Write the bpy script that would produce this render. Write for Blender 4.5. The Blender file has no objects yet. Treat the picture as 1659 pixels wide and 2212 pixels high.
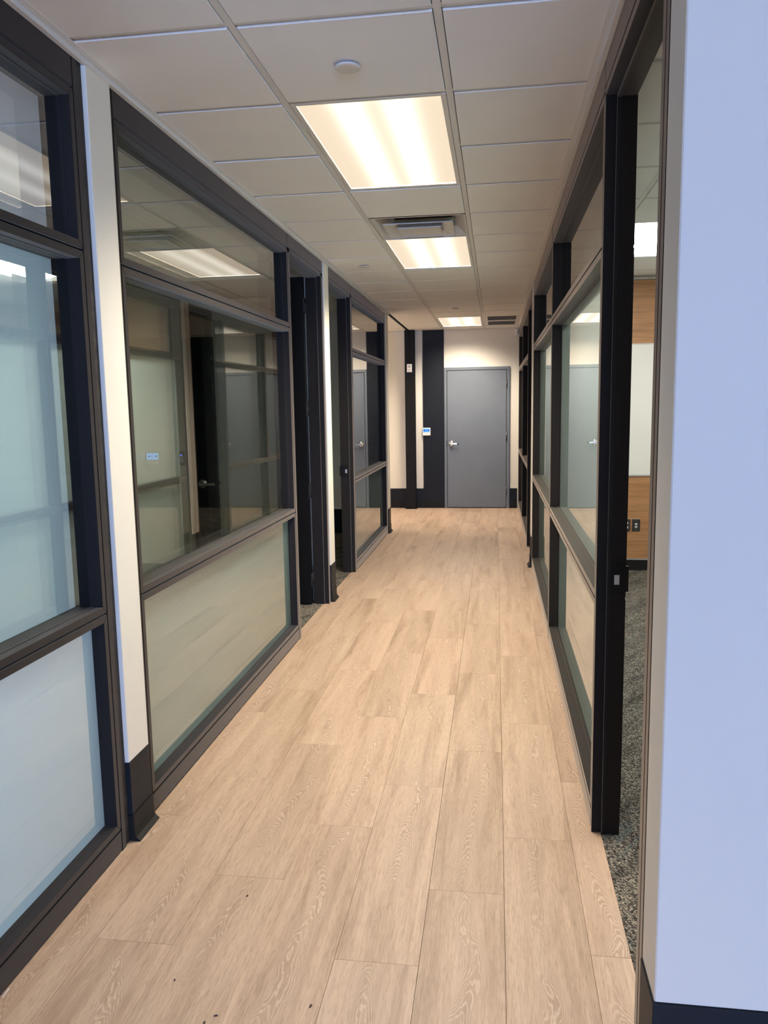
import bpy, bmesh, math, random
from mathutils import Vector, Matrix
random.seed(7)
S = bpy.context.scene
COL = S.collection

# ------------------------------------------------------------------ camera
IMG_W, IMG_H = 1659, 2212
F_PX, YAW, PITCH, ROLL, CAM_Z = 1690.85, 0.1429, 0.1341, 0.0166, 1.5591
cy, sy, cp, sp = math.cos(YAW), math.sin(YAW), math.cos(PITCH), math.sin(PITCH)
fw = Vector((-sy * cp, cy * cp, -sp)); rt = Vector((cy, sy, 0)); dn = fw.cross(rt)
cr, sr = math.cos(ROLL), math.sin(ROLL)
rt, dn = cr * rt + sr * dn, -sr * rt + cr * dn
cam_d = bpy.data.cameras.new('camera'); cam = bpy.data.objects.new('camera', cam_d); COL.objects.link(cam)
cam_d.sensor_fit = 'VERTICAL'; cam_d.sensor_height = 24.0; cam_d.lens = F_PX / IMG_H * 24.0
cam_d.clip_start = 0.05
M = Matrix((rt, -dn, -fw)).transposed().to_4x4(); M.translation = (0, 0, CAM_Z)
cam.matrix_world = M
S.camera = cam

# ------------------------------------------------------------------ exposure, world, daylight
S.view_settings.view_transform = 'Standard'; S.view_settings.look = 'None'
S.view_settings.exposure = 0.13; S.view_settings.gamma = 1.0; S.view_settings.use_curve_mapping = False
S.cycles.max_bounces = 12; S.cycles.diffuse_bounces = 5; S.cycles.glossy_bounces = 5
S.cycles.transparent_max_bounces = 16; S.cycles.sample_clamp_indirect = 8.0
S.cycles.caustics_reflective = False; S.cycles.caustics_refractive = False
W = bpy.data.worlds.new('sky'); S.world = W; W.use_nodes = True
W.node_tree.nodes['Background'].inputs[0].default_value = (0.50, 0.66, 1.0, 1)
W.node_tree.nodes['Background'].inputs[1].default_value = 1.5

def daylight(name, loc, rot, sx, sy_, power, col):
    d = bpy.data.lights.new(name, 'AREA'); d.shape = 'RECTANGLE'; d.size = sx; d.size_y = sy_
    d.energy = power; d.color = col
    o = bpy.data.objects.new(name, d); COL.objects.link(o); o.location = loc; o.rotation_euler = rot
    return o
# the lobby's tall window behind the camera, and the corner office's window on the left
daylight('daylight_lobby', (2.45, -12.06, 1.18), (math.radians(90), 0, 0), 6.6, 2.1, 1330, (0.31, 0.52, 1.0))
daylight('daylight_office', (-4.66, 0.7, 1.35), (math.radians(90), 0, math.radians(-90)), 2.6, 1.9, 40, (0.58, 0.62, 1.0))
LAMP_DOWN = 33.0     # luminance of a corridor lens seen from below
LAMP_SIDE = 1.03      # luminance of the same lens seen at a shallow angle (prismatic cut-off)
MEET_LAMP = 21.0

# ------------------------------------------------------------------ material helpers
def mat(name):
    m = bpy.data.materials.new(name); m.use_nodes = True
    nt = m.node_tree; nt.nodes.clear()
    out = nt.nodes.new('ShaderNodeOutputMaterial')
    return m, nt, out
def N(nt, t, **kw):
    n = nt.nodes.new(t)
    for k, v in kw.items():
        if k.startswith('i_'):
            key = k[2:]; key = int(key) if key.isdigit() else key.replace('_', ' ')
            n.inputs[key].default_value = v
        else: setattr(n, k, v)
    return n
def L(nt, a, b): nt.links.new(a, b)
def math_(nt, op, a, b=None, c=None, clamp=False):
    n = nt.nodes.new('ShaderNodeMath'); n.operation = op; n.use_clamp = clamp
    for i, v in enumerate((a, b, c)):
        if v is None: continue
        if isinstance(v, (int, float)): n.inputs[i].default_value = v
        else: nt.links.new(v, n.inputs[i])
    return n.outputs[0]
def ramp(nt, fac, stops):
    n = nt.nodes.new('ShaderNodeValToRGB'); e = n.color_ramp.elements
    while len(e) < len(stops): e.new(0.5)
    for el, (p, c) in zip(e, stops):
        el.position = p; el.color = (*c, 1) if len(c) == 3 else c
    nt.links.new(fac, n.inputs[0]); return n.outputs[0]
def mixc(nt, fac, a, b, mode='MIX'):
    n = nt.nodes.new('ShaderNodeMix'); n.data_type = 'RGBA'; n.blend_type = mode
    for sock, v in ((n.inputs[0], fac), (n.inputs[6], a), (n.inputs[7], b)):
        if isinstance(v, (int, float)): sock.default_value = v
        elif isinstance(v, tuple): sock.default_value = (*v, 1) if len(v) == 3 else v
        else: nt.links.new(v, sock)
    return n.outputs[2]
def noise(nt, vec, scale, detail=2, rough=0.5, dist=0.0):
    n = N(nt, 'ShaderNodeTexNoise'); n.inputs['Scale'].default_value = scale
    n.inputs['Detail'].default_value = detail; n.inputs['Roughness'].default_value = rough
    n.inputs['Distortion'].default_value = dist
    if vec is not None: nt.links.new(vec, n.inputs['Vector'])
    return n.outputs[0]
def mapping(nt, vec, scale=(1, 1, 1), loc=(0, 0, 0), rot=(0, 0, 0)):
    n = N(nt, 'ShaderNodeMapping'); n.inputs['Scale'].default_value = scale
    n.inputs['Location'].default_value = loc; n.inputs['Rotation'].default_value = rot
    nt.links.new(vec, n.inputs['Vector']); return n.outputs[0]
def bump(nt, h, strength, dist=0.001):
    n = N(nt, 'ShaderNodeBump'); n.inputs['Strength'].default_value = strength
    n.inputs['Distance'].default_value = dist; nt.links.new(h, n.inputs['Height']); return n.outputs[0]
def coord(nt, which='Object'): return N(nt, 'ShaderNodeTexCoord').outputs[which]

def simple(name, col, rough=0.5, metal=0.0, spec=0.5, var=0.06, nscale=6.0, bscale=0, bstr=0.1, coat=0.0, sheen=0.0):
    """Plain surface: flat colour with a faint procedural mottling and an optional fine relief."""
    m, nt, out = mat(name)
    p = N(nt, 'ShaderNodeBsdfPrincipled')
    v = coord(nt); f = noise(nt, v, nscale, 3)
    c = ramp(nt, f, [(0.3, tuple(x * (1 - var) for x in col)), (0.7, tuple(min(1, x * (1 + var)) for x in col))])
    L(nt, c, p.inputs['Base Color']); p.inputs['Roughness'].default_value = rough
    p.inputs['Metallic'].default_value = metal; p.inputs['Specular IOR Level'].default_value = spec
    p.inputs['Coat Weight'].default_value = coat
    if sheen:   # satin bloom of the anodised face at shallow angles
        p.inputs['Sheen Weight'].default_value = sheen; p.inputs['Sheen Roughness'].default_value = 0.35; p.inputs['Sheen Tint'].default_value = (1.0, 0.86, 0.74, 1)
    if bscale: L(nt, bump(nt, noise(nt, v, bscale, 2), bstr), p.inputs['Normal'])
    L(nt, p.outputs[0], out.inputs[0]); return m

def emit(name, col, k):
    m, nt, out = mat(name); e = N(nt, 'ShaderNodeEmission')
    e.inputs[0].default_value = (*col, 1); e.inputs[1].default_value = k
    L(nt, e.outputs[0], out.inputs[0]); return m

def glass(name, tint, panes=1):
    """Thin glazing: Fresnel mirror on the front face, tinted straight-through transmission."""
    m, nt, out = mat(name)
    f = N(nt, 'ShaderNodeFresnel'); f.inputs[0].default_value = 1.52
    k = 2 * panes
    fe = math_(nt, 'DIVIDE', math_(nt, 'MULTIPLY', f.outputs[0], k), math_(nt, 'MULTIPLY_ADD', f.outputs[0], k - 1, 1.0))
    g = N(nt, 'ShaderNodeNewGeometry')
    fac = math_(nt, 'MULTIPLY', fe, math_(nt, 'SUBTRACT', 1.0, g.outputs['Backfacing']), clamp=True)
    t = N(nt, 'ShaderNodeBsdfTransparent'); t.inputs[0].default_value = (*tint, 1)
    r = N(nt, 'ShaderNodeBsdfGlossy'); r.inputs['Roughness'].default_value = 0.0
    # hand smears make the reflection very slightly uneven
    mx = N(nt, 'ShaderNodeMixShader'); L(nt, fac, mx.inputs[0]); L(nt, t.outputs[0], mx.inputs[1]); L(nt, r.outputs[0], mx.inputs[2])
    L(nt, mx.outputs[0], out.inputs[0]); return m

def film_mat(name, dif, tra):
    m, nt, out = mat(name)
    d = N(nt, 'ShaderNodeBsdfDiffuse'); d.inputs[0].default_value = (*dif, 1)
    t = N(nt, 'ShaderNodeBsdfTranslucent'); t.inputs[0].default_value = (*tra, 1)
    a = N(nt, 'ShaderNodeAddShader'); L(nt, d.outputs[0], a.inputs[0]); L(nt, t.outputs[0], a.inputs[1])
    L(nt, a.outputs[0], out.inputs[0]); return m

def lens_mat():
    """Prismatic troffer lens: two tubes glow through it; luminance falls off towards shallow angles."""
    m, nt, out = mat('prismatic_lens')
    x = N(nt, 'ShaderNodeSeparateXYZ'); L(nt, coord(nt), x.inputs[0])
    def tube(cx):
        d = math_(nt, 'DIVIDE', math_(nt, 'SUBTRACT', x.outputs[0], cx), 0.060)
        return math_(nt, 'POWER', 2.718, math_(nt, 'MULTIPLY', math_(nt, 'MULTIPLY', d, d), -1.0))
    tb = math_(nt, 'ADD', tube(-0.085), tube(0.105), clamp=True)
    g = N(nt, 'ShaderNodeNewGeometry')
    dt = N(nt, 'ShaderNodeVectorMath'); dt.operation = 'DOT_PRODUCT'
    L(nt, g.outputs['Normal'], dt.inputs[0]); L(nt, g.outputs['Incoming'], dt.inputs[1])
    mr = N(nt, 'ShaderNodeMapRange'); mr.interpolation_type = 'SMOOTHSTEP'
    mr.inputs['From Min'].default_value = 0.335; mr.inputs['From Max'].default_value = 0.72
    L(nt, dt.outputs['Value'], mr.inputs['Value'])
    k = math_(nt, 'MULTIPLY_ADD', mr.outputs[0], LAMP_DOWN, LAMP_SIDE)
    k = math_(nt, 'MULTIPLY', k, math_(nt, 'MULTIPLY_ADD', tb, 0.8, 0.85))
    c = mixc(nt, tb, (1.0, 0.82, 0.61), (1.0, 0.92, 0.79))
    e = N(nt, 'ShaderNodeEmission'); L(nt, c, e.inputs[0]); L(nt, k, e.inputs[1])
    L(nt, e.outputs[0], out.inputs[0]); return m

def plank_mat():
    m, nt, out = mat('limed_oak_plank')
    p = N(nt, 'ShaderNodeBsdfPrincipled')
    oi = N(nt, 'ShaderNodeObjectInfo'); rnd = oi.outputs['Random']
    v0 = coord(nt)
    off = N(nt, 'ShaderNodeCombineXYZ'); L(nt, math_(nt, 'MULTIPLY', rnd, 37.0), off.inputs[1]); L(nt, math_(nt, 'MULTIPLY', rnd, 91.0), off.inputs[2])
    va = N(nt, 'ShaderNodeVectorMath'); va.operation = 'ADD'; L(nt, v0, va.inputs[0]); L(nt, off.outputs[0], va.inputs[1]); v = va.outputs[0]
    xyz = N(nt, 'ShaderNodeSeparateXYZ'); L(nt, v, xyz.inputs[0])
    broad = noise(nt, mapping(nt, v, (13, 1.0, 1)), 1.0, 4, 0.6, 0.5)
    fine = noise(nt, mapping(nt, v, (190, 6, 1)), 1.0, 3, 0.6)
    pores = noise(nt, mapping(nt, v, (420, 22, 1)), 1.0, 2, 0.6)
    base = ramp(nt, broad, [(0.27, (0.325, 0.225, 0.160)), (0.45, (0.455, 0.330, 0.245)), (0.62, (0.540, 0.405, 0.310))])
    base = mixc(nt, 1.0, base, ramp(nt, fine, [(0.25, (0.86, 0.85, 0.84)), (0.7, (1.06, 1.06, 1.06))]), 'MULTIPLY')
    base = mixc(nt, 1.0, base, ramp(nt, pores, [(0.36, (0.80, 0.78, 0.76)), (0.5, (1, 1, 1))]), 'MULTIPLY')
    # cathedral figure: nested chevrons along a wandering heart line, whitened in the pores
    wander = math_(nt, 'MULTIPLY', math_(nt, 'SUBTRACT', noise(nt, mapping(nt, v, (0.01, 2.2, 1)), 1.0, 1), 0.5), 0.20)
    dx = math_(nt, 'SUBTRACT', xyz.outputs[0], wander)
    d2 = math_(nt, 'MULTIPLY', dx, dx)
    wob = noise(nt, mapping(nt, v, (26, 6, 1)), 1.0, 3, 0.55)
    wob2 = noise(nt, mapping(nt, v, (8, 2.0, 1)), 1.0, 1)
    f = math_(nt, 'ADD', math_(nt, 'MULTIPLY', xyz.outputs[1], 24.0), math_(nt, 'MULTIPLY', d2, 3600.0))
    f = math_(nt, 'ADD', f, math_(nt, 'MULTIPLY_ADD', wob, 6.0, math_(nt, 'MULTIPLY', wob2, 16.0)))
    s = math_(nt, 'ABSOLUTE', math_(nt, 'SUBTRACT', math_(nt, 'FRACT', f), 0.5))
    line = ramp(nt, s, [(0.0, (1, 1, 1)), (0.26, (0, 0, 0))])
    ad = math_(nt, 'ABSOLUTE', dx)
    mr = N(nt, 'ShaderNodeMapRange'); mr.interpolation_type = 'SMOOTHSTEP'
    mr.inputs['From Min'].default_value = 0.058; mr.inputs['From Max'].default_value = 0.022
    L(nt, math_(nt, 'ADD', ad, math_(nt, 'MULTIPLY', math_(nt, 'SUBTRACT', wob, 0.5), 0.03)), mr.inputs['Value'])
    along = ramp(nt, noise(nt, mapping(nt, v, (1.5, 2.2, 1)), 1.0, 2), [(0.34, (0, 0, 0)), (0.50, (1, 1, 1))])
    mask = math_(nt, 'MULTIPLY', mr.outputs[0], along)
    base = mixc(nt, math_(nt, 'MULTIPLY', mask, 0.50), base, (0.36, 0.25, 0.178))
    base = mixc(nt, math_(nt, 'MULTIPLY', math_(nt, 'MULTIPLY', line, mask), 0.62), base, (0.65, 0.525, 0.43))
    # small dark knots
    vor = N(nt, 'ShaderNodeTexVoronoi'); vor.inputs['Scale'].default_value = 1.0
    L(nt, mapping(nt, v, (5.5, 2.6, 1)), vor.inputs['Vector'])
    kn = ramp(nt, vor.outputs['Distance'], [(0.0, (1, 1, 1)), (0.085, (0, 0, 0))])
    base = mixc(nt, math_(nt, 'MULTIPLY', kn, 0.55), base, (0.20, 0.125, 0.085))
    hue = mixc(nt, 1.0, base, ramp(nt, rnd, [(0.0, (0.93, 0.92, 0.90)), (0.5, (1.0, 1.0, 1.0)), (1.0, (1.05, 1.03, 1.02))]), 'MULTIPLY')
    L(nt, hue, p.inputs['Base Color'])
    p.inputs['Roughness'].default_value = 0.47; p.inputs['Specular IOR Level'].default_value = 0.42
    hgt = math_(nt, 'ADD', math_(nt, 'MULTIPLY', pores, 0.5), math_(nt, 'MULTIPLY', fine, 0.5))
    L(nt, bump(nt, hgt, 0.25, 0.0006), p.inputs['Normal'])
    L(nt, p.outputs[0], out.inputs[0]); return m

def carpet_mat():
    m, nt, out = mat('loop_carpet')
    p = N(nt, 'ShaderNodeBsdfPrincipled'); p.inputs['Roughness'].default_value = 1.0; p.inputs['Specular IOR Level'].default_value = 0.1
    v = coord(nt)
    r = mapping(nt, v, (1, 1, 1), rot=(0, 0, math.radians(34)))
    vor = N(nt, 'ShaderNodeTexVoronoi'); vor.inputs['Scale'].default_value = 1.0
    vor.inputs['Randomness'].default_value = 0.55
    L(nt, mapping(nt, r, (150, 260, 1)), vor.inputs['Vector'])
    sep = N(nt, 'ShaderNodeSeparateColor'); L(nt, vor.outputs['Color'], sep.inputs[0])
    loop = ramp(nt, sep.outputs[0], [(0.0, (0.04, 0.039, 0.04)), (0.40, (0.10, 0.095, 0.088)), (0.63, (0.30, 0.275, 0.235)), (1.0, (0.45, 0.41, 0.345))])
    dark = ramp(nt, vor.outputs['Distance'], [(0.25, (1, 1, 1)), (0.75, (0.25, 0.25, 0.25))])
    c = mixc(nt, 1.0, loop, dark, 'MULTIPLY')
    st = noise(nt, mapping(nt, r, (11, 1.6, 1)), 1.0, 4, 0.6)
    c = mixc(nt, 1.0, c, ramp(nt, st, [(0.33, (0.55, 0.55, 0.56)), (0.5, (1, 1, 1)), (0.7, (1.25, 1.22, 1.18))]), 'MULTIPLY')
    teal = ramp(nt, noise(nt, mapping(nt, r, (30, 2.2, 1), (3, 1, 0)), 1.0, 2), [(0.62, (0, 0, 0)), (0.70, (1, 1, 1))])
    c = mixc(nt, math_(nt, 'MULTIPLY', teal, 0.35), c, (0.08, 0.15, 0.16))
    L(nt, c, p.inputs['Base Color'])
    L(nt, bump(nt, vor.outputs['Distance'], 0.8, 0.003), p.inputs['Normal'])
    L(nt, p.outputs[0], out.inputs[0]); return m

def veneer_mat():
    m, nt, out = mat('cherry_veneer')
    p = N(nt, 'ShaderNodeBsdfPrincipled'); p.inputs['Roughness'].default_value = 0.45
    v = coord(nt)
    a = noise(nt, mapping(nt, v, (1.2, 1, 26)), 1.0, 4, 0.6, 0.6)
    b = noise(nt, mapping(nt, v, (5, 1, 190)), 1.0, 2, 0.6)
    c = ramp(nt, a, [(0.3, (0.30, 0.145, 0.062)), (0.5, (0.42, 0.215, 0.098)), (0.7, (0.50, 0.27, 0.13))])
    c = mixc(nt, 1.0, c, ramp(nt, b, [(0.35, (0.90, 0.88, 0.86)), (0.6, (1.03, 1.03, 1.03))]), 'MULTIPLY')
    vor = N(nt, 'ShaderNodeTexVoronoi'); vor.inputs['Scale'].default_value = 1.0
    L(nt, mapping(nt, v, (2.2, 1, 5.5)), vor.inputs['Vector'])
    kn = ramp(nt, vor.outputs['Distance'], [(0.0, (1, 1, 1)), (0.09, (0, 0, 0))])
    c = mixc(nt, math_(nt, 'MULTIPLY', kn, 0.5), c, (0.16, 0.07, 0.03))
    L(nt, c, p.inputs['Base Color']); L(nt, p.outputs[0], out.inputs[0]); return m

def steel_door_mat():
    m, nt, out = mat('grey_door_paint')
    p = N(nt, 'ShaderNodeBsdfPrincipled'); p.inputs['Roughness'].default_value = 0.42
    v = coord(nt)
    c = ramp(nt, noise(nt, v, 3.0, 3), [(0.3, (0.148, 0.168, 0.202)), (0.7, (0.164, 0.187, 0.223))])
    xyz = N(nt, 'ShaderNodeSeparateXYZ'); L(nt, v, xyz.inputs[0])
    sc = noise(nt, mapping(nt, v, (38, 1, 26)), 1.0, 3, 0.6)
    msk = None
    for (cx, cz, r) in ((-0.135, 0.555, 0.055), (-0.24, 0.27, 0.05), (-0.35, 0.56, 0.04)):
        dx = math_(nt, 'SUBTRACT', xyz.outputs[0], cx); dz = math_(nt, 'SUBTRACT', xyz.outputs[2], cz)
        d = math_(nt, 'SQRT', math_(nt, 'ADD', math_(nt, 'MULTIPLY', dx, dx), math_(nt, 'MULTIPLY', dz, dz)))
        k = math_(nt, 'SUBTRACT', 1.0, math_(nt, 'DIVIDE', d, r), clamp=True)
        msk = k if msk is None else math_(nt, 'MAXIMUM', msk, k)
    scuff = math_(nt, 'MULTIPLY', ramp(nt, sc, [(0.54, (0, 0, 0)), (0.64, (1, 1, 1))]), msk, clamp=True)
    c = mixc(nt, math_(nt, 'MULTIPLY', scuff, 0.8), c, (0.12, 0.10, 0.09))
    L(nt, c, p.inputs['Base Color']); L(nt, p.outputs[0], out.inputs[0]); return m

MT = {}
MT['paint'] = simple('cream_wall_paint', (0.80, 0.765, 0.69), 0.6, var=0.015, nscale=2, bscale=180, bstr=0.05)
MT['paint_white'] = simple('white_wall_paint', (0.645, 0.615, 0.58), 0.6, var=0.015, nscale=2, bscale=180, bstr=0.06)
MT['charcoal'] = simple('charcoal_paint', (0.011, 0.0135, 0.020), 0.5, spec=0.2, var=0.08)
MT['rubber'] = simple('black_rubber', (0.009, 0.009, 0.010), 0.55, spec=0.25, var=0.1)
MT['black'] = simple('black_steel_paint', (0.007, 0.0062, 0.0055), 0.5, spec=0.2, var=0.1)
MT['bronze'] = simple('bronze_anodised_aluminium', (0.020, 0.0178, 0.0178), 0.46, metal=0.0, spec=0.08, sheen=0.40, var=0.04, nscale=30)
MT['gapblack'] = simple('gasket_black', (0.004, 0.004, 0.005), 0.8, spec=0.1)
MT['plaster_dark'] = simple('rough_dark_filler', (0.045, 0.038, 0.034), 0.85, var=0.4, nscale=22, bscale=60, bstr=0.8)
MT['tile'] = simple('mineral_ceiling_tile', (0.90, 0.90, 0.905), 0.9, spec=0.15, var=0.012, nscale=4, bscale=260, bstr=0.25)
MT['tee'] = simple('painted_ceiling_grid', (0.74, 0.735, 0.725), 0.5, spec=0.3, var=0.01)
MT['fixture'] = simple('fixture_white_enamel', (0.74, 0.72, 0.69), 0.4, var=0.01)
MT['diffuser'] = simple('enamelled_diffuser', (0.60, 0.585, 0.565), 0.30, var=0.01)
MT['plenum'] = simple('plenum_dark', (0.03, 0.03, 0.03), 0.9)
MT['slab'] = simple('concrete_slab', (0.20, 0.19, 0.18), 0.9, var=0.1)
MT['subfloor'] = simple('subfloor_joint', (0.26, 0.185, 0.135), 0.9)
MT['lens'] = lens_mat()
MT['lens_white'] = emit('cool_white_diffuser', (1.0, 0.97, 0.90), MEET_LAMP)
MT['glass'] = glass('clear_glazing', (0.945, 0.967, 0.958), 1.7)
MT['film'] = film_mat('frosted_film', (0.295, 0.405, 0.435), (0.62, 0.705, 0.635))
MT['plank'] = plank_mat(); MT['carpet'] = carpet_mat(); MT['veneer'] = veneer_mat()
MT['greydoor'] = steel_door_mat()
MT['greyframe'] = simple('grey_frame_paint', (0.152, 0.174, 0.207), 0.42, var=0.03)
MT['chrome'] = simple('satin_chrome', (0.72, 0.71, 0.69), 0.18, metal=1.0, var=0.03)
MT['nickel'] = simple('dull_nickel', (0.30, 0.28, 0.25), 0.25, metal=1.0, var=0.05)
MT['darksteel'] = simple('dark_hinge_steel', (0.10, 0.10, 0.105), 0.35, metal=0.8, var=0.1)
MT['plastic'] = simple('white_plastic', (0.86, 0.85, 0.83), 0.4, var=0.01)
MT['greyplastic'] = simple('grey_plastic', (0.30, 0.30, 0.32), 0.4, var=0.03)
MT['darkplastic'] = simple('dark_plastic', (0.03, 0.03, 0.032), 0.4)
MT['ink'] = simple('dark_ink', (0.02, 0.025, 0.04), 0.6)
MT['screen'] = emit('blue_lcd', (0.10, 0.36, 1.0), 1.1)
MT['led_blue'] = emit('blue_led', (0.05, 0.15, 1.0), 4.0)
MT['led_white'] = emit('white_led', (0.9, 0.95, 1.0), 1.6)
MT['whiteboard'] = simple('whiteboard_enamel', (0.80, 0.80, 0.775), 0.25, var=0.008)
MT['alu'] = simple('aluminium_trim', (0.62, 0.62, 0.62), 0.35, metal=0.6)
MT['grille'] = simple('grille_grey', (0.20, 0.20, 0.20), 0.7)
MT['chip'] = simple('dark_wood_chip', (0.05, 0.032, 0.025), 0.8)
MT['shred'] = simple('white_plastic_shred', (0.7, 0.68, 0.64), 0.5)

# ------------------------------------------------------------------ mesh helpers
LEFT_X, RIGHT_X, RIGHT_Y0, RIGHT_TH = -1.316, 0.352, 1.644, 0.0015
CEIL, FAR = 2.677, 11.935
RROT = Matrix.Translation((RIGHT_X, RIGHT_Y0, 0)) @ Matrix.Rotation(RIGHT_TH, 4, 'Z') @ Matrix.Translation((-RIGHT_X, -RIGHT_Y0, 0))

class MB:
    """Collects boxes, rings and turned shapes in world coordinates; build() links them as ONE mesh object."""
    def __init__(self): self.v = []; self.f = []; self.smooth = []
    def add(self, vs, fs, smooth=False):
        b = len(self.v); self.v += [Vector(p) for p in vs]
        for f in fs: self.f.append([b + i for i in f]); self.smooth.append(smooth)
        return self
    def box(self, x0, x1, y0, y1, z0, z1):
        x0, x1 = min(x0, x1), max(x0, x1); y0, y1 = min(y0, y1), max(y0, y1); z0, z1 = min(z0, z1), max(z0, z1)
        vs = [(x, y, z) for z in (z0, z1) for y in (y0, y1) for x in (x0, x1)]
        return self.add(vs, [(0, 2, 3, 1), (4, 5, 7, 6), (0, 1, 5, 4), (2, 6, 7, 3), (0, 4, 6, 2), (1, 3, 7, 5)])
    def loft(self, rings, cap0=True, cap1=True, smooth=False):
        n = len(rings[0]); vs = [p for r in rings for p in r]; fs = []
        for k in range(len(rings) - 1):
            for i in range(n):
                a, b = k * n + i, k * n + (i + 1) % n
                fs.append((a, b, b + n, a + n))
        self.add(vs, fs, smooth)
        base = len(self.v) - len(vs)
        if cap0: self.f.append([base + i for i in reversed(range(n))]); self.smooth.append(False)
        if cap1: self.f.append([base + (len(rings) - 1) * n + i for i in range(n)]); self.smooth.append(False)
        return self
    def turn(self, c, axis, prof, n=20, smooth=True):
        """Turned solid: prof = [(radius, height along axis)]."""
        a = Vector(axis).normalized(); u = a.orthogonal().normalized(); w = a.cross(u); c = Vector(c)
        rings = [[c + a * h + (u * math.cos(2 * math.pi * i / n) + w * math.sin(2 * math.pi * i / n)) * r for i in range(n)] for r, h in prof]
        return self.loft(rings, True, True, smooth)
    def bar(self, a, b, w, h, up=(0, 0, 1)):
        a, b = Vector(a), Vector(b); d = (b - a).normalized(); s = d.cross(Vector(up)).normalized(); t = s.cross(d)
        r = lambda c: [c - s * w / 2 - t * h / 2, c + s * w / 2 - t * h / 2, c + s * w / 2 + t * h / 2, c - s * w / 2 + t * h / 2]
        return self.loft([r(a), r(b)])
    def build(self, name, m, parent=None, origin=None, bevel=0.0, xf=None, seg=1):
        o0 = Vector(origin) if origin is not None else Vector((0, 0, 0))
        me = bpy.data.meshes.new(name)
        me.from_pydata([tuple(p - o0) for p in self.v], [], self.f); me.update()
        bm = bmesh.new(); bm.from_mesh(me); bmesh.ops.recalc_face_normals(bm, faces=bm.faces); bm.to_mesh(me); bm.free()
        for i, s in enumerate(self.smooth):
            if s: me.polygons[i].use_smooth = True
        me.materials.append(MT[m] if isinstance(m, str) else m)
        o = bpy.data.objects.new(name, me); COL.objects.link(o)
        world = Matrix.Translation(o0)
        if xf is not None: world = xf @ world
        place(o, world, parent)
        if bevel:
            b = o.modifiers.new('bevel', 'BEVEL'); b.width = bevel; b.segments = seg; b.limit_method = 'ANGLE'; b.angle_limit = math.radians(40)
        return o
WORLD = {}
def place(o, world, parent=None):
    WORLD[o.name] = world.copy()
    if parent is not None:
        o.parent = parent; o.matrix_basis = WORLD[parent.name].inverted() @ world
    else: o.matrix_basis = world
def tag(o, label=None, cat=None, group=None, kind=None):
    if label: o['label'] = label
    if cat: o['category'] = cat
    if group: o['group'] = group
    if kind: o['kind'] = kind
    return o
def empty(name, loc, label=None, cat=None, group=None, kind=None, rot=None):
    o = bpy.data.objects.new(name, None); o.empty_display_size = 0.1; COL.objects.link(o)
    w = Matrix.Translation(loc)
    if rot is not None: w = w @ rot
    place(o, w); return tag(o, label, cat, group, kind)
def copy_tree(o, world, parent=None):
    c = o.copy(); COL.objects.link(c); place(c, world, parent)
    for ch in list(o.children):
        copy_tree(ch, world @ (WORLD[o.name].inverted() @ WORLD[ch.name]), c)
    return c

class Side:
    """Wall-local boxes: y along the corridor, n out of the wall face towards the corridor, z up."""
    def __init__(self, right): self.r = right; self.xf = RROT if right else None
    def X(self, n): return RIGHT_X - n if self.r else LEFT_X + n
    def box(self, mb, y0, y1, n0, n1, z0, z1): return mb.box(self.X(n0), self.X(n1), y0, y1, z0, z1)
    def ring(self, mb, y0, y1, z0, z1, w, n0, n1, wt=None, wb=None):
        """Four mitred members round an opening."""
        e = 0.0003
        o = [(y0, z0), (y1, z0), (y1, z1), (y0, z1)]; i = [(y0 + w, z0 + w), (y1 - w, z0 + w), (y1 - w, z1 - w), (y0 + w, z1 - w)]
        for k in range(4):
            a, b, c, d = o[k], o[(k + 1) % 4], i[(k + 1) % 4], i[k]
            if k % 2 == 0: # horizontal: shrink along y
                s = e if k == 0 else -e
                q = [(a[0] + s, a[1]), (b[0] - s, b[1]), (c[0] - s, c[1]), (d[0] + s, d[1])]
            else:
                s = e if k == 1 else -e
                q = [(a[0], a[1] + s), (b[0], b[1] - s), (c[0], c[1] - s), (d[0], d[1] + s)]
            mb.loft([[(self.X(n0), y, z) for y, z in q], [(self.X(n1), y, z) for y, z in q]])
        return mb
SL, SR = Side(False), Side(True)

# ------------------------------------------------------------------ floor
floor_mb = MB().box(-4.8, 7.5, -12.2, 12.1, -0.12, -0.006)
floor = floor_mb.build('floor', 'subfloor')
tag(floor, 'pale limed oak plank corridor floor with dark loop carpet in the side rooms', 'floor', kind='structure')
PW, PL = 0.2415, 1.045
XS = 0.272
phase = {0: 2.10, 1: 2.693, 2: 2.353, 3: 3.043, 4: 2.705, 5: 3.396, 6: 3.045, 7: 3.752}   # an end joint of each row, row 0 = right-most
plank_mesh = {}
def plank(x0, x1, y0, y1):
    w, l = round(x1 - x0, 3), round(y1 - y0, 3)
    if w < 0.02 or l < 0.02: return
    cx, cyy = (x0 + x1) / 2, (y0 + y1) / 2
    key = (w, l)
    if key not in plank_mesh:
        g = 0.00025; hw, hl, b = w / 2 - g, l / 2 - g, 0.0006
        r = lambda ix, z: [(-hw + ix, -hl + ix, z), (hw - ix, -hl + ix, z), (hw - ix, hl - ix, z), (-hw + ix, hl - ix, z)]
        o = MB().loft([r(0, -0.006), r(0, -b), r(b, 0)]).build('plank', 'plank', floor)
        plank_mesh[key] = o.data
    else:
        o = bpy.data.objects.new('plank', plank_mesh[key]); COL.objects.link(o)
    place(o, Matrix.Translation((cx, cyy, 0)), floor)
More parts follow.
